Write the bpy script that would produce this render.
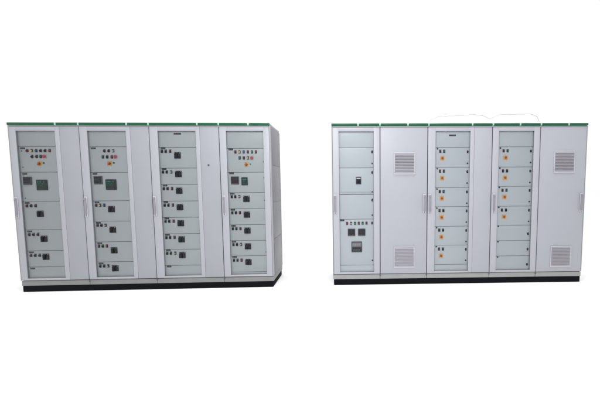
import bpy, bmesh, math, random
from mathutils import Vector, Matrix
random.seed(7)
scene = bpy.context.scene
for o in list(bpy.data.objects):
    bpy.data.objects.remove(o, do_unlink=True)
COL = scene.collection

# ------------------------------------------------------------------ camera
PITCH, ROLL, CAM_H = 0.0775, -0.0064, 1.3167
F = Vector((0, math.cos(PITCH), -math.sin(PITCH)))
U0 = Vector((0, math.sin(PITCH), math.cos(PITCH)))
R0 = Vector((1, 0, 0))
c, s = math.cos(ROLL), math.sin(ROLL)
RV = R0 * c + U0 * s
UV = U0 * c - R0 * s
cd = bpy.data.cameras.new('camera')
cam = bpy.data.objects.new('camera', cd)
COL.objects.link(cam)
M = Matrix((RV, UV, -F)).transposed().to_4x4()
M.translation = Vector((0, 0, CAM_H))
cam.matrix_world = M
cd.sensor_fit = 'HORIZONTAL'
cd.sensor_width = 36
cd.lens = 329.59 / 600 * 36
cd.shift_x = -(359.03 - 300) / 600
cd.shift_y = (210.62 - 200) / 600
cd.clip_end = 500
scene.camera = cam

# ------------------------------------------------------------------ world and lamps (plain white surround, lamps added)
w = bpy.data.worlds.new('World')
scene.world = w
w.use_nodes = True
bg = w.node_tree.nodes['Background']
bg.inputs[0].default_value = (1.0, 1.0, 1.0, 1)
bg.inputs[1].default_value = 1.08


def area(name, loc, target, sx, sy, power, col=(1, 1, 1)):
    ld = bpy.data.lights.new(name, 'AREA')
    ld.shape = 'RECTANGLE'
    ld.size, ld.size_y, ld.energy, ld.color = sx, sy, power, col
    o = bpy.data.objects.new(name, ld)
    COL.objects.link(o)
    o.location = loc
    d = Vector(target) - Vector(loc)
    o.rotation_euler = d.to_track_quat('-Z', 'Y').to_euler()
    return o


area('overhead_fill', (-0.4, 3.3, 6.5), (-0.4, 3.5, 0), 10.0, 3.0, 330, (1, 0.995, 0.985))  # added overhead lamp, whitens the floor around the bases
area('centre_fill', (-0.5, 1.5, 3.3), (-0.6, 4.1, 1.0), 1.4, 1.0, 66, (0.97, 0.98, 1.0))  # added lamp, brightens the fronts towards the middle

scene.view_settings.view_transform = 'Standard'
scene.view_settings.look = 'None'
scene.view_settings.exposure = 0
scene.view_settings.gamma = 1

# ------------------------------------------------------------------ materials
MATS = {}


def mat(name, col, rough=0.5, metal=0.0, spec=0.5, var=0.0, bump=0.0, scale=6.0, coat=0.0):
    m = bpy.data.materials.new(name)
    m.use_nodes = True
    nt = m.node_tree
    b = nt.nodes['Principled BSDF']
    b.inputs['Base Color'].default_value = (*col, 1)
    b.inputs['Roughness'].default_value = rough
    b.inputs['Metallic'].default_value = metal
    b.inputs['Specular IOR Level'].default_value = spec
    b.inputs['Coat Weight'].default_value = coat
    if var > 0 or bump > 0:
        tc = nt.nodes.new('ShaderNodeTexCoord')
        n = nt.nodes.new('ShaderNodeTexNoise')
        n.inputs['Scale'].default_value = scale
        n.inputs['Detail'].default_value = 5
        nt.links.new(tc.outputs['Object'], n.inputs['Vector'])
        if var > 0:
            mx = nt.nodes.new('ShaderNodeMixRGB')
            mx.inputs[1].default_value = (*[x * (1 - var) for x in col], 1)
            mx.inputs[2].default_value = (*[min(1, x * (1 + var)) for x in col], 1)
            nt.links.new(n.outputs['Fac'], mx.inputs[0])
            nt.links.new(mx.outputs[0], b.inputs['Base Color'])
            mr = nt.nodes.new('ShaderNodeMapRange')
            mr.inputs[3].default_value = max(0.05, rough - 0.1)
            mr.inputs[4].default_value = min(1, rough + 0.1)
            nt.links.new(n.outputs['Fac'], mr.inputs[0])
            nt.links.new(mr.outputs[0], b.inputs['Roughness'])
        if bump > 0:
            n2 = nt.nodes.new('ShaderNodeTexNoise')
            n2.inputs['Scale'].default_value = 900
            nt.links.new(tc.outputs['Object'], n2.inputs['Vector'])
            bp = nt.nodes.new('ShaderNodeBump')
            bp.inputs['Strength'].default_value = bump
            bp.inputs['Distance'].default_value = 0.0004
            nt.links.new(n2.outputs['Fac'], bp.inputs['Height'])
            nt.links.new(bp.outputs[0], b.inputs['Normal'])
    MATS[name] = m
    return m


mat('floor_white', (0.92, 0.92, 0.92), 0.9, spec=0.0, var=0.008, scale=2)
# the two rows use slightly different greys
mat('A_door', (0.315, 0.325, 0.352), 0.42, spec=0.35, var=0.05, bump=0.3, scale=3)
mat('A_blank', (0.270, 0.280, 0.305), 0.42, spec=0.35, var=0.05, bump=0.3, scale=3)
mat('A_plate', (0.325, 0.348, 0.365), 0.45, spec=0.35, var=0.04, bump=0.2, scale=4)
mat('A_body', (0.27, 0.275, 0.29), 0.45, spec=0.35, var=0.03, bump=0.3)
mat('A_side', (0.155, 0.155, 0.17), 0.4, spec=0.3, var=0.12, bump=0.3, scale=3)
mat('A_plinth', (0.20, 0.20, 0.20), 0.5, spec=0.3, var=0.12, bump=0.3, scale=9)
mat('B_door', (0.345, 0.350, 0.385), 0.42, spec=0.35, var=0.03, bump=0.3, scale=3)
mat('B_blank', (0.318, 0.328, 0.362), 0.42, spec=0.35, var=0.03, bump=0.3, scale=3)
mat('B_plate', (0.415, 0.450, 0.482), 0.45, spec=0.35, var=0.03, bump=0.2, scale=4)
mat('B_body', (0.29, 0.285, 0.305), 0.45, spec=0.35, var=0.03, bump=0.3)
mat('B_plinth', (0.27, 0.27, 0.27), 0.5, spec=0.3, var=0.1, bump=0.3, scale=9)
mat('grille', (0.29, 0.28, 0.31), 0.6, spec=0.2, var=0.06)
mat('grille_frame', (0.40, 0.40, 0.44), 0.5, spec=0.3)
mat('gap_shade', (0.035, 0.03, 0.038), 0.8)  # dark colour standing in for shadow in the door gaps
mat('slot_shade', (0.09, 0.09, 0.095), 0.8, spec=0.1)  # dark colour put in as shade behind panel gaps and louvres
mat('green', (0.006, 0.085, 0.036), 0.4, spec=0.2, var=0.2, scale=5)
mat('joint', (0.30, 0.47, 0.39), 0.4, spec=0.3)
mat('black_base', (0.004, 0.0045, 0.006), 0.8, spec=0.08, var=0.3, scale=12)
mat('black', (0.008, 0.009, 0.012), 0.5, spec=0.15)
mat('blackgrey', (0.022, 0.025, 0.03), 0.5, spec=0.15)
mat('darkgrey', (0.06, 0.06, 0.068), 0.5, spec=0.2)
mat('midgrey', (0.17, 0.17, 0.19), 0.5, spec=0.2)
mat('handlegrey', (0.22, 0.215, 0.24), 0.45, spec=0.3)
mat('handlelight', (0.42, 0.42, 0.46), 0.4, spec=0.3)
mat('red', (0.26, 0.025, 0.025), 0.35, spec=0.2, coat=0.1)
mat('darkred', (0.10, 0.018, 0.024), 0.35, spec=0.2, coat=0.1)
mat('pinkred', (0.30, 0.02, 0.05), 0.35, spec=0.2, coat=0.1)
mat('yellow', (0.55, 0.36, 0.08), 0.35, spec=0.2, coat=0.1)
mat('blue', (0.02, 0.10, 0.26), 0.35, spec=0.2, coat=0.1)
mat('green_lens', (0.015, 0.20, 0.08), 0.35, spec=0.2, coat=0.1)
mat('teal', (0.01, 0.16, 0.16), 0.35, spec=0.2, coat=0.1)
mat('lens_grey', (0.30, 0.28, 0.26), 0.35, spec=0.2, coat=0.1)
mat('orange', (0.66, 0.33, 0.10), 0.45, spec=0.2)
mat('knob_red', (0.26, 0.05, 0.012), 0.45, spec=0.2)
mat('white_mark', (0.7, 0.7, 0.7), 0.5)
mat('screen_green', (0.006, 0.028, 0.020), 0.3, spec=0.2)
mat('screen_digit', (0.04, 0.20, 0.11), 0.4, spec=0.2)
mat('screen_grey', (0.10, 0.11, 0.13), 0.2)
mat('cord', (0.52, 0.52, 0.57), 0.6, spec=0.2)
mat('sheet', (0.68, 0.69, 0.72), 0.6, spec=0.2, var=0.03)

g = bpy.data.materials.new('glass')
g.use_nodes = True
nt = g.node_tree
nt.nodes.clear()
out = nt.nodes.new('ShaderNodeOutputMaterial')
tr = nt.nodes.new('ShaderNodeBsdfTransparent')
tr.inputs[0].default_value = (0.975, 0.98, 0.98, 1)
gl = nt.nodes.new('ShaderNodeBsdfGlossy')
gl.inputs['Roughness'].default_value = 0.03
fr = nt.nodes.new('ShaderNodeFresnel')
fr.inputs[0].default_value = 1.2
mx = nt.nodes.new('ShaderNodeMixShader')
nt.links.new(fr.outputs[0], mx.inputs[0])
nt.links.new(tr.outputs[0], mx.inputs[1])
nt.links.new(gl.outputs[0], mx.inputs[2])
nt.links.new(mx.outputs[0], out.inputs[0])
MATS['glass'] = g


# ------------------------------------------------------------------ mesh builder  (u = right, w = back, v = up)
class MB:
    def __init__(self):
        self.bm = bmesh.new()
        self.mats = []

    def mi(self, m):
        if m not in self.mats:
            self.mats.append(m)
        return self.mats.index(m)

    def _merge(self, tmp, m):
        i = self.mi(m)
        for f in tmp.faces:
            f.material_index = i
        me = bpy.data.meshes.new('tmp')
        tmp.to_mesh(me)
        tmp.free()
        self.bm.from_mesh(me)
        bpy.data.meshes.remove(me)

    def box(self, u0, u1, w0, w1, v0, v1, m, bev=0.0, seg=2, rot=None):
        t = bmesh.new()
        bmesh.ops.create_cube(t, size=1)
        cx, cy, cz = (u0 + u1) / 2, (w0 + w1) / 2, (v0 + v1) / 2
        for v in t.verts:
            v.co = Vector((v.co.x * (u1 - u0), v.co.y * (w1 - w0), v.co.z * (v1 - v0)))
        if bev > 0:
            bmesh.ops.bevel(t, geom=t.edges[:], offset=bev, segments=seg, profile=0.5, affect='EDGES')
        R = Matrix.Rotation(rot[1], 3, rot[0]) if rot else Matrix.Identity(3)
        for v in t.verts:
            v.co = R @ v.co + Vector((cx, cy, cz))
        self._merge(t, m)
        return self

    def disc(self, u, v, w0, w1, r0, r1, m, n=24, bev=0.0, sv=1.0):
        """round boss standing off the plate: w0 = outer (front) end, w1 = plate end"""
        t = bmesh.new()
        bmesh.ops.create_cone(t, cap_ends=True, segments=n, radius1=r1, radius2=r0, depth=abs(w1 - w0))
        if bev > 0:
            es = [e for e in t.edges if all(x.co.z > 0 for x in e.verts)]
            bmesh.ops.bevel(t, geom=es, offset=bev, segments=2, profile=0.5, affect='EDGES')
        R = Matrix.Rotation(math.radians(90), 3, 'X')
        for x in t.verts:
            x.co = R @ x.co
            x.co.z *= sv
            x.co += Vector((u, (w0 + w1) / 2, v))
        self._merge(t, m)
        return self

    def mesh(self, name, smooth=True):
        me = bpy.data.meshes.new(name)
        bmesh.ops.recalc_face_normals(self.bm, faces=self.bm.faces)
        self.bm.to_mesh(me)
        self.bm.free()
        for m in self.mats:
            me.materials.append(MATS[m])
        if smooth:
            for p in me.polygons:
                p.use_smooth = True
            me.set_sharp_from_angle(angle=math.radians(35))
        return me


def link(name, me, parent=None, loc=(0, 0, 0), base=(0, 0, 0), label=None, rot=None):
    o = bpy.data.objects.new(name, me)
    COL.objects.link(o)
    if parent:
        o.parent = parent
    o.location = Vector(loc) - Vector(base)
    if rot:
        o.rotation_euler = rot
    if label:
        o['label'] = label
    return o


# ------------------------------------------------------------------ floor
b = MB()
b.box(-60, 60, -15, 120, -0.05, 0, 'floor_white')
fl = link('floor', b.mesh('floor', False))
fl['kind'] = 'structure'

# ------------------------------------------------------------------ shared small parts (mesh origin on the plate face, w = 0)
PW = 0.028       # depth of the module plates behind the door face


def button_mesh(lens, sv=1.0):
    b = MB()
    b.box(-0.0135, 0.0135, -0.006, 0.0, -0.021, 0.021, 'blackgrey', 0.003)
    b.disc(0, -0.003, -0.014, -0.004, 0.0115, 0.0125, 'black', 20, 0.0015)
    b.disc(0, -0.003, -0.019, -0.013, 0.0085, 0.0095, lens, 20, 0.0015)
    b.box(-0.008, 0.008, -0.0075, -0.005, 0.0125, 0.0175, 'midgrey')
    return b.mesh('push_button')


def lamp_mesh(lens):
    b = MB()
    b.box(-0.0135, 0.0135, -0.005, 0.0, -0.019, 0.021, 'darkgrey', 0.003)
    b.disc(0, -0.003, -0.012, -0.003, 0.0125, 0.0135, 'blackgrey', 20, 0.0015)
    b.disc(0, -0.003, -0.022, -0.011, 0.008, 0.0115, lens, 20, 0.003)
    return b.mesh('indicator_lamp')


def stop_mesh():
    b = MB()
    b.box(-0.017, 0.017, -0.004, 0.0, -0.021, 0.021, 'lens_grey', 0.003)
    b.disc(0, 0, -0.018, -0.003, 0.010, 0.010, 'black', 20)
    b.disc(0, 0, -0.028, -0.017, 0.0155, 0.017, 'pinkred', 28, 0.005)
    return b.mesh('stop_button')


def rotary_mesh(a):
    b = MB()
    b.box(-0.040, 0.040, -0.010, 0.0, -0.039, 0.039, 'black', 0.004)
    b.disc(0, -0.002, -0.020, -0.009, 0.030, 0.032, 'blackgrey', 32, 0.002)
    b.box(-0.010, 0.010, -0.040, -0.018, -0.034, 0.028, 'black', 0.005, rot=('Y', a))
    for k in (-1, 1):
        b.box(k * 0.031 - 0.004, k * 0.031 + 0.004, -0.0115, -0.009, 0.028, 0.0315, 'white_mark')
    b.box(-0.006, 0.006, -0.0115, -0.009, 0.0325, 0.0355, 'midgrey')
    return b.mesh('rotary_handle')


def tag_mesh(wd=0.055):
    b = MB()
    b.box(-wd / 2, wd / 2, -0.003, 0.0, -0.010, 0.010, 'black', 0.0015)
    n = int(wd / 0.011)
    for k in range(n - 1):
        u = -wd / 2 + 0.009 + k * 0.011
        b.box(u, u + 0.006 - 0.002 * (k % 2), -0.0038, -0.0028, -0.0035, 0.0035, 'midgrey')
    return b.mesh('name_tag')


def meter_mesh(wd, ht, kind):
    b = MB()
    rim = {'grey': 'darkgrey', 'green': 'blackgrey', 'panel': 'darkgrey'}[kind]
    b.box(-wd / 2, wd / 2, -0.014, 0.0, -ht / 2, ht / 2, rim, 0.005)
    i = 0.010
    if kind == 'grey':
        b.box(-wd / 2 + i, wd / 2 - i, -0.0155, -0.012, -ht / 2 + i + 0.008, ht / 2 - i, 'black', 0.001)
        for r in range(3):
            z = ht / 2 - i - 0.012 - r * (ht - 0.05) / 3
            for k in range(4):
                u = -wd / 2 + i + 0.01 + k * (wd - 0.04) / 4
                b.box(u, u + 0.009, -0.0165, -0.0145, z - 0.007, z, 'darkgrey')
    elif kind == 'green':
        b.box(-wd / 2 + i, wd / 2 - i, -0.0155, -0.012, -ht / 2 + 0.030, ht / 2 - i, 'screen_green', 0.001)
        for r in range(3):
            z = ht / 2 - 0.020 - r * 0.024
            for k in range(5 - r):
                u = -wd / 2 + 0.018 + k * (wd - 0.036) / 5.2
                if (k + r) % 4 == 3:
                    continue
                b.box(u, u + 0.010, -0.0165, -0.0145, z - 0.012 + 0.004 * r, z, 'screen_digit' if r == 0 else 'teal')
        for k in range(4):
            u = -wd / 2 + 0.018 + k * (wd - 0.036) / 4
            b.box(u, u + 0.012, -0.017, -0.013, -ht / 2 + 0.010, -ht / 2 + 0.018, 'darkgrey', 0.001)
    else:
        b.box(-wd / 2 + i, wd / 2 - i, -0.0155, -0.012, 0.004, ht / 2 - 0.014, 'midgrey', 0.001)
        for k in range(4):
            u = -wd / 2 + 0.024 + k * (wd - 0.044) / 4
            b.box(u, u + 0.016, -0.0165, -0.0145, 0.020, 0.042, 'handlegrey')
        b.box(-wd / 2 + i, wd / 2 - i, -0.0155, -0.012, -ht / 2 + 0.014, -0.006, 'blackgrey', 0.001)
        for k in range(5):
            u = -wd / 2 + 0.020 + k * (wd - 0.04) / 5
            b.box(u, u + 0.010, -0.0185, -0.0145, -ht / 2 + 0.026, -ht / 2 + 0.036, 'midgrey', 0.001)
    return b.mesh('power_meter')


def selector_mesh():
    b = MB()
    b.box(-0.024, 0.024, -0.006, 0.0, -0.022, 0.026, 'yellow', 0.007)
    b.disc(0, 0, -0.016, -0.005, 0.016, 0.018, 'knob_red', 24, 0.002)
    b.box(-0.007, 0.007, -0.030, -0.014, -0.017, 0.017, 'knob_red', 0.003, rot=('Y', 0.5))
    return b.mesh('selector_switch')


def isolator_mesh(a):
    b = MB()
    b.box(-0.026, 0.026, -0.005, 0.0, -0.027, 0.027, 'orange', 0.002, 2)
    b.disc(0, 0, -0.014, -0.004, 0.018, 0.020, 'yellow', 28, 0.002)
    b.disc(0, 0, -0.022, -0.012, 0.0135, 0.015, 'knob_red', 24, 0.002)
    b.box(-0.006, 0.006, -0.032, -0.018, -0.015, 0.015, 'knob_red', 0.003, rot=('Y', a))
    return b.mesh('isolator_knob')


def lock_mesh(r, sv, m='black'):
    b = MB()
    b.disc(0, 0, -0.008, 0.0, r * 0.9, r, m, 20, 0.002, sv)
    b.box(-0.0015, 0.0015, -0.0095, -0.007, -r * 0.55, r * 0.55, 'midgrey')
    return b.mesh('panel_lock')


def breaker_mesh():
    b = MB()
    b.box(-0.034, 0.034, -0.012, 0.0, -0.048, 0.048, 'handlegrey', 0.003)
    b.box(-0.030, 0.030, -0.016, -0.011, 0.036, 0.046, 'black', 0.001)
    b.box(-0.031, 0.031, -0.020, -0.011, -0.044, 0.018, 'blackgrey', 0.002)
    b.box(-0.014, 0.014, -0.026, -0.019, -0.030, 0.006, 'black', 0.002)
    b.box(-0.006, 0.006, -0.044, -0.024, -0.020, -0.006, 'black', 0.002)
    b.box(-0.022, 0.022, -0.0135, -0.011, 0.024, 0.032, 'white_mark')
    return b.mesh('circuit_breaker')


BTN = {k: button_mesh(k) for k in ('black', 'darkred', 'red', 'yellow', 'blue', 'green_lens', 'lens_grey', 'teal')}
LMP = {k: lamp_mesh(k) for k in ('black', 'darkred', 'red', 'yellow', 'blue', 'green_lens', 'lens_grey', 'teal')}
STOP = stop_mesh()
ROT = [rotary_mesh(a) for a in (0.0, 0.12, -0.78)]
ISO = [isolator_mesh(a) for a in (0.0, 0.1, -0.15)]
TAG, TAGW = tag_mesh(), tag_mesh(0.088)
MET = {'a': meter_mesh(0.10, 0.10, 'grey'), 'g': meter_mesh(0.128, 0.130, 'green'), 'g2': meter_mesh(0.078, 0.10, 'green'),
       'b': meter_mesh(0.096, 0.094, 'grey'), 'p': meter_mesh(0.140, 0.140, 'panel')}
SEL = selector_mesh()
LOCK_L, LOCK_S, LOCK_F = lock_mesh(0.0115, 1.7), lock_mesh(0.010, 1.0), lock_mesh(0.007, 1.3, 'midgrey')
BRK = breaker_mesh()


def handle_mesh():
    b = MB()
    b.box(-0.019, 0.019, -0.006, 0.0, -0.128, 0.128, 'handlelight', 0.004)
    b.box(-0.0125, 0.0125, -0.020, -0.004, -0.100, 0.112, 'handlegrey', 0.005)
    b.box(-0.010, 0.010, -0.026, -0.018, 0.080, 0.108, 'handlegrey', 0.004)
    b.disc(0, -0.114, -0.011, -0.005, 0.007, 0.008, 'midgrey', 20, 0.001)
    return b.mesh('door_handle')


HND = handle_mesh()


def grille_mesh(wd, ht):
    b = MB()
    e = 0.014
    b.box(-wd / 2, wd / 2, -0.010, 0.0, ht / 2 - e, ht / 2, 'grille_frame', 0.003)
    b.box(-wd / 2, wd / 2, -0.010, 0.0, -ht / 2, -ht / 2 + e * 1.6, 'grille_frame', 0.003)
    b.box(-wd / 2, -wd / 2 + e, -0.009, 0.0, -ht / 2 + e * 1.6, ht / 2 - e, 'grille_frame', 0.003)
    b.box(wd / 2 - e, wd / 2, -0.009, 0.0, -ht / 2 + e * 1.6, ht / 2 - e, 'grille_frame', 0.003)
    b.box(-wd / 2 + e, wd / 2 - e, -0.001, 0.001, -ht / 2 + e, ht / 2 - e, 'slot_shade')  # dark backing, shade between the slats put into its colour
    n = 13
    z0, z1 = -ht / 2 + e * 1.6, ht / 2 - e
    for k in range(n):
        z = z0 + (k + 0.5) * (z1 - z0) / n
        b.box(-wd / 2 + e, wd / 2 - e, -0.0105, -0.0085, z - 0.0095, z + 0.0085, 'grille', 0.0, rot=('X', math.radians(-28)))
    return b.mesh('vent_grille')


GRL = {}
GAP = 0.0035


def bank(name, loc, yaw, W, D, P, label):
    root = bpy.data.objects.new(name, None)
    COL.objects.link(root)
    root.location = loc
    root.rotation_euler = (0, 0, yaw)
    root['label'] = label
    root['category'] = 'electrical cabinet'
    # carcass
    b = MB()
    b.box(0.0, W, 0.058, D, 0.147, 2.064, P + 'body', 0.004)
    b.box(0.0, 0.011, 0.003, 0.056, 0.147, 2.064, P + 'body', 0.002)
    b.box(W - 0.011, W, 0.003, 0.056, 0.147, 2.064, P + 'body', 0.002)
    b.box(0.013, W - 0.013, 0.003, 0.056, 2.050, 2.064, P + 'body', 0.002)
    link('cabinet_body', b.mesh('cabinet_body'), root)
    b = MB()
    b.box(0.004, W - 0.004, 0.008, D, 2.066, 2.094, P + 'body', 0.004)
    link('roof_panel', b.mesh('roof_panel'), root)
    b = MB()
    b.box(0.010, W - 0.010, 0.012, D - 0.02, 0.0, 0.078, 'black_base', 0.006)
    link('base_channel', b.mesh('base_channel'), root)
    return root


def plinths(root, P, W, D, seams):
    for i in range(len(seams) - 1):
        a, c = seams[i], seams[i + 1]
        b = MB()
        b.box(a + 0.002, c - 0.002, 0.012, D - 0.01, 0.079, 0.140, P + 'plinth', 0.003)
        o = link('plinth', b.mesh('plinth'), root)
        if i:
            b = MB()
            b.box(-0.010, 0.010, -0.004, 0.004, -0.008, 0.010, 'midgrey', 0.003)
            b.disc(0, 0, -0.009, -0.003, 0.005, 0.006, 'darkgrey', 16)
            link('joint_bolt', b.mesh('joint_bolt'), o, (a, 0.010, 0.126))


def shade_strips(root, seams):
    for a in seams:
        b = MB()
        b.box(-0.009, 0.009, 0.026, 0.057, 0.147, 2.048, 'gap_shade')  # dark strip coloured as the shadow inside the door gap
        link('gap_shade_strip', b.mesh('gap_shade_strip'), root, (a, 0, 0))


def trims(root, segs, joints):
    for a, c in segs:
        b = MB()
        b.box(a + 0.002, c - 0.002, -0.006, 0.006, 2.067, 2.097, 'green', 0.003)
        link('green_trim', b.mesh('green_trim'), root)
    for u in joints:
        b = MB()
        b.box(-0.009, 0.009, -0.010, 0.030, 2.066, 2.099, 'joint', 0.004)
        link('trim_joint', b.mesh('trim_joint'), root, (u, 0, 0))


def glazed_door(root, P, u0, u1, wu0, wu1, handle_u=None, label=None):
    v0, v1, wv0, wv1 = 0.149, 2.047, 0.174, 1.998
    b = MB()
    t = 0.024
    b.box(u0, wu0, 0.0, t, v0, v1, P + 'door', 0.003)
    b.box(wu1, u1, 0.0, t, v0, v1, P + 'door', 0.003)
    b.box(wu0 - 0.002, wu1 + 0.002, 0.0004, t, wv1, v1 - 0.0004, P + 'door', 0.0025)
    b.box(wu0 - 0.002, wu1 + 0.002, 0.0004, t, v0 + 0.0004, wv0, P + 'door', 0.0025)
    d = link('glazed_door', b.mesh('glazed_door'), root, label=label)
    b = MB()
    b.box(wu0 + 0.001, wu1 - 0.001, 0.006, 0.010, wv0 + 0.001, wv1 - 0.001, 'glass')
    link('glass_pane', b.mesh('glass_pane', False), d)
    if handle_u is not None:
        link('door_handle', HND, d, (handle_u, -0.001, 1.07))
    return d


def modules(root, P, wu0, wu1, lines):
    """plates between the lines; returns a function giving the plate at a height"""
    lines = sorted(lines)
    pl = []
    edges = [0.165] + lines + [2.010]
    for a, c in zip(edges[:-1], edges[1:]):
        if c - a < 0.02:
            continue
        cu, cv = (wu0 + wu1) / 2, (a + c) / 2
        b = MB()
        b.box(wu0 - cu - 0.012, wu1 - cu + 0.012, 0.0, 0.008, a - cv + 0.0022, c - cv - 0.0022, P + 'plate', 0.0015)
        o = link('module_panel', b.mesh('module_panel'), root, (cu, PW, cv))
        pl.append((a, c, o))
    b = MB()
    b.box(wu0 - 0.012, wu1 + 0.012, PW + 0.009, PW + 0.0115, 0.162, 2.012, 'slot_shade')  # dark sheet, colours the gaps between panels as shade
    link('shade_backing', b.mesh('shade_backing'), root)

    def at(v):
        for a, c, o in pl:
            if a <= v < c:
                return o
        return pl[-1][2]
    return at


FOOT = 4.05


def put(at, name, me, u, v, label=None):
    o = at(v)
    u += 0.0047 * (FOOT - u)       # surveyed positions were taken 20 mm further back
    return link(name, me, o, (u, PW - 0.0002, v), o.location, label)


# ================================================================== LEFT ROW
AW, AD = 3.1352, 0.62
A = bank('switchboard', (-4.2423, 4.0461, 0), 0.0461, AW, AD, 'A_',
         'left grey switchboard with four glazed doors, black square rotary handles and visible right side')
SA = [0.0, 0.829, 1.661, 2.506, AW]
plinths(A, 'A_', AW, AD, SA)
shade_strips(A, SA[1:-1])
trims(A, [(0, 0.552), (0.568, 0.823), (0.835, 1.390), (1.410, 1.652), (1.667, 2.238), (2.256, 2.500), (2.514, 2.856), (2.882, AW)],
      [0.560, 0.829, 1.400, 1.660, 2.247, 2.507, 2.869])
WA = [(0.088, 0.545), (0.922, 1.383), (1.762, 2.222), (2.592, 3.050)]
DA = [(0.013, 0.600), (0.833, 1.434), (1.665, 2.272), (2.510, AW - 0.013)]
HA = [0.036, 0.856, 1.688, 2.540]
for i in range(4):
    glazed_door(A, 'A_', DA[i][0] + 0.001, DA[i][1], WA[i][0], WA[i][1], HA[i])
for a, c in ((0.6015, 0.8255), (1.4355, 1.6575), (2.2735, 2.5025)):
    b = MB()
    b.box(a, c, 0.0012, 0.024, 0.149, 2.047, 'A_blank', 0.003)
    o = link('blank_door', b.mesh('blank_door'), A)
    if a > 2:
        b = MB()
        b.disc(0, 0, -0.005, 0.001, 0.010, 0.011, 'darkgrey', 20, 0.002)
        link('door_lock', b.mesh('door_lock'), o, (2.366, 0.0, 1.578))
# side panel: corner post, then a recessed sheet with pressed ribs
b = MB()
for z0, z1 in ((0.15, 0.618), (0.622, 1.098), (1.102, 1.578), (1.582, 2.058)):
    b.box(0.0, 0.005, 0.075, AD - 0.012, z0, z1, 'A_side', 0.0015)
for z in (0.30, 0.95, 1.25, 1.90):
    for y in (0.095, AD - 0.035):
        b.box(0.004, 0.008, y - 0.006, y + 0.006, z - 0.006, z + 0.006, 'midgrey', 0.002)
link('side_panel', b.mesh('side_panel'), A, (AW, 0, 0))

b_ = 'black'
# unit 1
LA1 = [1.811, 1.500, 1.141, 0.786, 0.521, 0.314]
at = modules(A, 'A_', *WA[0], LA1)
for v in LA1:
    put(at, 'name_tag', TAG, 0.116, v - 0.019)
for u, k in zip((0.170, 0.223, 0.276, 0.329, 0.382, 0.435), ('darkred', 'yellow', 'blue', 'black', 'black', 'red')):
    put(at, 'indicator_lamp', LMP[k], u, 1.762)
for u, k in zip((0.222, 0.275, 0.323), (b_, 'darkred', 'green_lens')):
    put(at, 'push_button', BTN[k], u, 1.691)
put(at, 'stop_button', STOP, 0.371, 1.691)
put(at, 'selector_switch', SEL, 0.304, 1.603)
put(at, 'push_button', LOCK_S, 0.352, 1.611)
put(at, 'power_meter', MET['a'], 0.147, 1.394, 'small dark grey square meter')
put(at, 'power_meter', MET['g'], 0.316, 1.342, 'larger meter with green digits')
for v, vs, us in ((1.087, 0.985, 0.264), (0.727, 0.671, 0.285), (0.463, 0.443, 0.290)):
    for u, k in zip((0.094, 0.145, 0.198), ('darkred', b_, 'darkred')):
        put(at, 'push_button', BTN[k], u + 0.018, v)
    put(at, 'rotary_handle', ROT[1], us, vs)
for v in (1.76, 1.56, 1.47, 1.18):
    put(at, 'hinge_shade_mark', LOCK_F, 0.101, v)  # grey dots standing in for inner shadow along the left edge
# unit 2
LA2 = [1.808, 1.494, 1.139, 0.883, 0.621, 0.364]
at = modules(A, 'A_', *WA[1], LA2)
for v in LA2:
    put(at, 'name_tag', TAG, 0.955, v - 0.018)
for u, k in zip((1.088, 1.140, 1.193), (b_, b_, 'lens_grey')):
    put(at, 'indicator_lamp', LMP[k], u, 1.758)
for u, k in zip((1.064, 1.117, 1.171), ('teal', b_, 'red')):
    put(at, 'push_button', BTN[k], u, 1.685)
put(at, 'stop_button', STOP, 1.219, 1.685)
put(at, 'selector_switch', SEL, 1.141, 1.603)
put(at, 'push_button', LOCK_S, 1.190, 1.610)
put(at, 'power_meter', MET['a'], 0.990, 1.397, 'small grey square meter')
put(at, 'power_meter', MET['g'], 1.144, 1.342, 'larger meter with green digits')
for j, (v, vs, ks) in enumerate(((1.086, 1.035, ('darkred', 'yellow', 'blue')), (0.833, 0.775, ('darkred', b_, 'lens_grey')),
                                 (0.569, 0.512, ('darkred', b_, 'red')), (0.313, 0.281, (b_, b_, 'lens_grey')))):
    for u, k in zip((0.945, 0.992, 1.042), ks):
        put(at, 'push_button', BTN[k], u, v)
    put(at, 'rotary_handle', ROT[j % 2], 1.127, vs)
# unit 3
LA3 = [1.801, 1.543, 1.337, 1.129, 0.922, 0.713, 0.512, 0.303]
at = modules(A, 'A_', *WA[2], LA3)
put(at, 'name_tag', TAGW, 1.981, 1.968, 'wide black name tag at the top')
for v in LA3:
    put(at, 'name_tag', TAG, 1.798, v - 0.012)
for j, (v, vs) in enumerate(((1.753, 1.701), (1.496, 1.470), (1.288, 1.260), (1.080, 1.052), (0.875, 0.848), (0.667, 0.641), (0.464, 0.437))):
    for u, k in zip((1.783, 1.829, 1.884), (b_, b_, ('darkred', 'lens_grey', 'red', 'red', 'red', 'red', 'lens_grey')[j])):
        put(at, 'push_button', BTN[k], u, v)
    put(at, 'rotary_handle', ROT[j % 2], 1.971, vs)
for v in (0.42, 0.75, 1.66):
    put(at, 'hinge_shade_mark', LOCK_F, 2.208, v)
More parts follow.
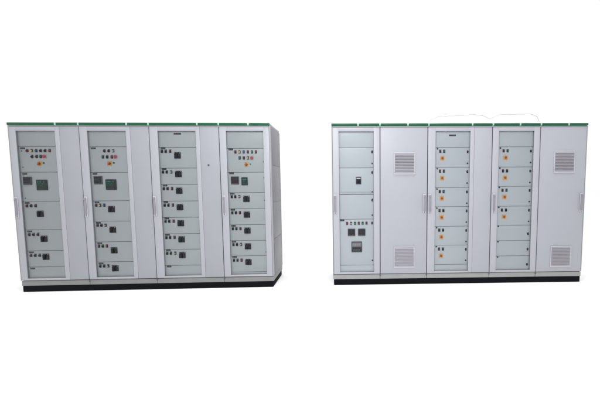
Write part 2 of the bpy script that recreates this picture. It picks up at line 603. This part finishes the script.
# unit 4
LA4 = [1.787, 1.487, 1.230, 1.025, 0.818, 0.614, 0.413, 0.202]
at = modules(A, 'A_', *WA[3], LA4)
for v in LA4[:-1]:
    put(at, 'name_tag', TAG, 2.630, v - 0.013)
for u, k in zip((2.688, 2.739, 2.791, 2.843, 2.894, 2.944), ('darkred', 'yellow', 'blue', 'darkred', 'green_lens', 'red')):
    put(at, 'indicator_lamp', LMP[k], u, 1.742)
for u, k in zip((2.738, 2.791, 2.842), ('teal', 'darkred', 'yellow')):
    put(at, 'push_button', BTN[k], u, 1.668)
put(at, 'stop_button', STOP, 2.892, 1.668)
put(at, 'selector_switch', SEL, 2.820, 1.584)
put(at, 'push_button', lock_mesh(0.009, 1.0, 'green_lens'), 2.870, 1.588)
put(at, 'power_meter', MET['a'], 2.671, 1.385, 'square dark meter')
put(at, 'power_meter', MET['g2'], 2.791, 1.374, 'narrow meter with dark green screen')
for j, (v, vs) in enumerate(((1.180, 1.150), (0.975, 0.948), (0.769, 0.743), (0.564, 0.538), (0.359, 0.334))):
    for u, k in zip((2.622, 2.667, 2.718), (b_, b_, ('lens_grey', 'red', 'darkred', 'lens_grey', 'red')[j])):
        put(at, 'push_button', BTN[k], u, v)
    put(at, 'rotary_handle', ROT[j % 2], 2.806, vs)
for v in (1.42, 1.13, 0.46, 1.62):
    put(at, 'hinge_shade_mark', LOCK_F, 3.036, v)

# ================================================================== RIGHT ROW
BW, BD = 3.319, 0.62
FOOT = 0.241
B = bank('switchboard', (-0.3465, 4.2494, 0), 0.0248, BW, BD, 'B_',
         'right pale grey switchboard with two louvred vent doors and orange round switch knobs')
SB = [0.0, 0.621, 1.235, 2.072, 2.698, BW]
plinths(B, 'B_', BW, BD, SB)
shade_strips(B, SB[1:-1])
trims(B, [(0, 0.330), (0.352, 0.612), (0.627, 0.966), (0.990, 1.238), (1.254, 1.798), (1.820, 2.066), (2.086, 2.418), (2.442, 2.692), (2.710, 3.052), (3.076, BW)],
      [0.341, 0.620, 0.978, 1.246, 1.809, 2.077, 2.430, 2.701, 3.064])
WB = {0: (0.093, 0.540), 2: (1.336, 1.786), 3: (2.157, 2.617)}
DB = {0: (0.014, 0.616), 2: (1.240, 1.836), 3: (2.077, 2.693)}
HB = {0: 0.038, 2: 1.268, 3: 2.106}
for i in (0, 2, 3):
    glazed_door(B, 'B_', DB[i][0], DB[i][1], WB[i][0], WB[i][1], HB[i])
b = MB()
b.box(1.8375, 2.067, 0.0012, 0.024, 0.149, 2.047, 'B_blank', 0.003)
link('blank_door', b.mesh('blank_door'), B)
for a, c, gu, gv, hu in ((0.626, 1.230, 0.935, (1.588, 0.367), 1.198), (2.703, BW - 0.014, 3.023, (1.601, 0.352), 3.270)):
    b = MB()
    b.box(a, c, 0.0012, 0.024, 0.149, 2.047, 'B_blank', 0.003)
    d = link('vent_door', b.mesh('vent_door'), B)
    for v, h in zip(gv, (0.285, 0.285)):
        if 'g' not in GRL:
            GRL['g'] = grille_mesh(0.276, 0.285)
        link('vent_grille', GRL['g'], d, (gu, 0.0008, v))
    link('door_handle', HND, d, (hu, 0.0, 1.07))
# unit 1
LB1 = [1.796, 1.537, 1.194, 0.872, 0.261]
at = modules(B, 'B_', *WB[0], LB1)
put(at, 'circuit_breaker', BRK, 0.344, 1.375)
b = MB()
b.box(-0.21, 0.21, -0.016, 0.0, -0.008, 0.010, 'handlelight', 0.004)
put(at, 'pull_lip', b.mesh('pull_lip'), 0.317, 1.210)
for v in (1.742, 1.478, 1.120):
    put(at, 'panel_lock', LOCK_L, 0.522, v)
for v in (1.594, 1.225, 0.923, 0.323):
    put(at, 'panel_lock', LOCK_S, 0.522, v)
put(at, 'name_tag', TAG, 0.126, 0.858)
for u, k in zip((0.190, 0.242, 0.294, 0.343, 0.394, 0.445), ('red', 'lens_grey', 'teal', 'red', 'green_lens', 'darkred')):
    put(at, 'indicator_lamp', LMP[k], u, 0.818)
put(at, 'panel_lock', LOCK_L, 0.518, 0.820)
put(at, 'power_meter', MET['b'], 0.247, 0.700)
put(at, 'power_meter', MET['b'], 0.381, 0.700)
put(at, 'power_meter', MET['p'], 0.315, 0.507, 'large meter panel with grey display')
# unit 3
LB3 = [1.796, 1.540, 1.276, 1.026, 0.767, 0.515, 0.256]
at = modules(B, 'B_', *WB[2], LB3)
put(at, 'name_tag', TAGW, 1.567, 1.949)
for j, v in enumerate(LB3[:-1]):
    put(at, 'name_tag', LOCK_S, 1.373, v - 0.018)
    put(at, 'push_button', BTN['darkred' if j % 2 == 0 else 'red'], 1.409, v - 0.050)
    put(at, 'push_button', BTN['teal' if j < 3 else b_], 1.460, v - 0.050)
    put(at, 'isolator_knob', ISO[j % 3], 1.436, v - 0.139)
    put(at, 'panel_lock', LOCK_L, 1.769, v - 0.058)
    put(at, 'panel_lock', LOCK_S, 1.769, v - 0.206)
# unit 4
LB4 = [1.799, 1.539, 1.287, 1.026, 0.773, 0.567, 0.361]
at = modules(B, 'B_', *WB[3], LB4)
for j, v in enumerate(LB4):
    put(at, 'name_tag', LOCK_S, 2.199, v - 0.014)
    if j < 4:
        put(at, 'push_button', BTN['darkred'], 2.241, v - 0.050)
        put(at, 'push_button', BTN[b_ if j % 2 else 'teal'], 2.294, v - 0.050)
        put(at, 'isolator_knob', ISO[(j + 1) % 3], 2.268, v - 0.139)
        put(at, 'panel_lock', LOCK_L, 2.604, v - 0.055)
        put(at, 'panel_lock', LOCK_S, 2.604, v - 0.203)
    else:
        put(at, 'panel_lock', LOCK_L, 2.602, v - 0.116)

# ------------------------------------------------------------------ white protective sheet lying in two humps on the right row's roof
prof = [(1.27, .004), (1.30, .075), (1.40, .110), (1.60, .125), (1.88, .140), (2.02, .125), (2.10, .085), (2.16, .110), (2.24, .140),
        (2.45, .146), (2.66, .145), (2.74, .115), (2.79, .004)]
nu, nw = 90, 18
bm = bmesh.new()
grid = []
crest = []
for i in range(nu + 1):
    u = 1.27 + (2.79 - 1.27) * i / nu
    for (a, ha), (c_, hc) in zip(prof[:-1], prof[1:]):
        if a <= u <= c_ + 1e-6:
            h = ha + (hc - ha) * (u - a) / (c_ - a)
            break
    row = []
    for j in range(nw + 1):
        t = j / nw
        k = min(1, math.sin(math.pi * min(max(t, 0), 1)) * 1.7)
        wob = 0.0022 * math.sin(u * 17 + t * 5) + 0.0012 * math.sin(u * 47 - t * 9)
        edge = 0.012 * math.sin(u * 13) * (1 if j == 0 else 0)
        row.append(bm.verts.new((u - 1.27, 0.10 + 0.42 * t + edge, max(0.004, h * k + wob * k))))
    grid.append(row)
    crest.append((u, row[4].co.z))
for i in range(nu):
    for j in range(nw):
        bm.faces.new((grid[i][j], grid[i + 1][j], grid[i + 1][j + 1], grid[i][j + 1]))
me = bpy.data.meshes.new('protective_sheet')
bmesh.ops.recalc_face_normals(bm, faces=bm.faces)
bm.to_mesh(me)
bm.free()
me.materials.append(MATS['sheet'])
for p in me.polygons:
    p.use_smooth = True
sh = bpy.data.objects.new('protective_sheet', me)
COL.objects.link(sh)
sd = sh.modifiers.new('thickness', 'SOLIDIFY')
sd.thickness = 0.003
bm = bmesh.new()
rings = []
for u, z in crest:
    ring = []
    for k in range(8):
        a = k * math.pi / 4
        ring.append(bm.verts.new((u - 1.27, 0.172 + 0.0055 * math.cos(a), z + 0.006 + 0.0055 * math.sin(a))))
    rings.append(ring)
for a, c_ in zip(rings[:-1], rings[1:]):
    for k in range(8):
        bm.faces.new((a[k], a[(k + 1) % 8], c_[(k + 1) % 8], c_[k]))
bm.faces.new(rings[0])
bm.faces.new(rings[-1])
bmesh.ops.recalc_face_normals(bm, faces=bm.faces)
me = bpy.data.meshes.new('edge_cord')
bm.to_mesh(me)
bm.free()
me.materials.append(MATS['cord'])
ec = bpy.data.objects.new('edge_cord', me)
COL.objects.link(ec)
ec.parent = sh
ca, sa = math.cos(0.0248), math.sin(0.0248)
sh.location = (-0.3465 + 1.27 * ca, 4.2494 + 1.27 * sa, 2.096)
sh.rotation_euler = (0, 0, 0.0248)
sh['label'] = 'white plastic sheet lying in two low humps on the roof of the right switchboard'
sh['category'] = 'plastic sheet'
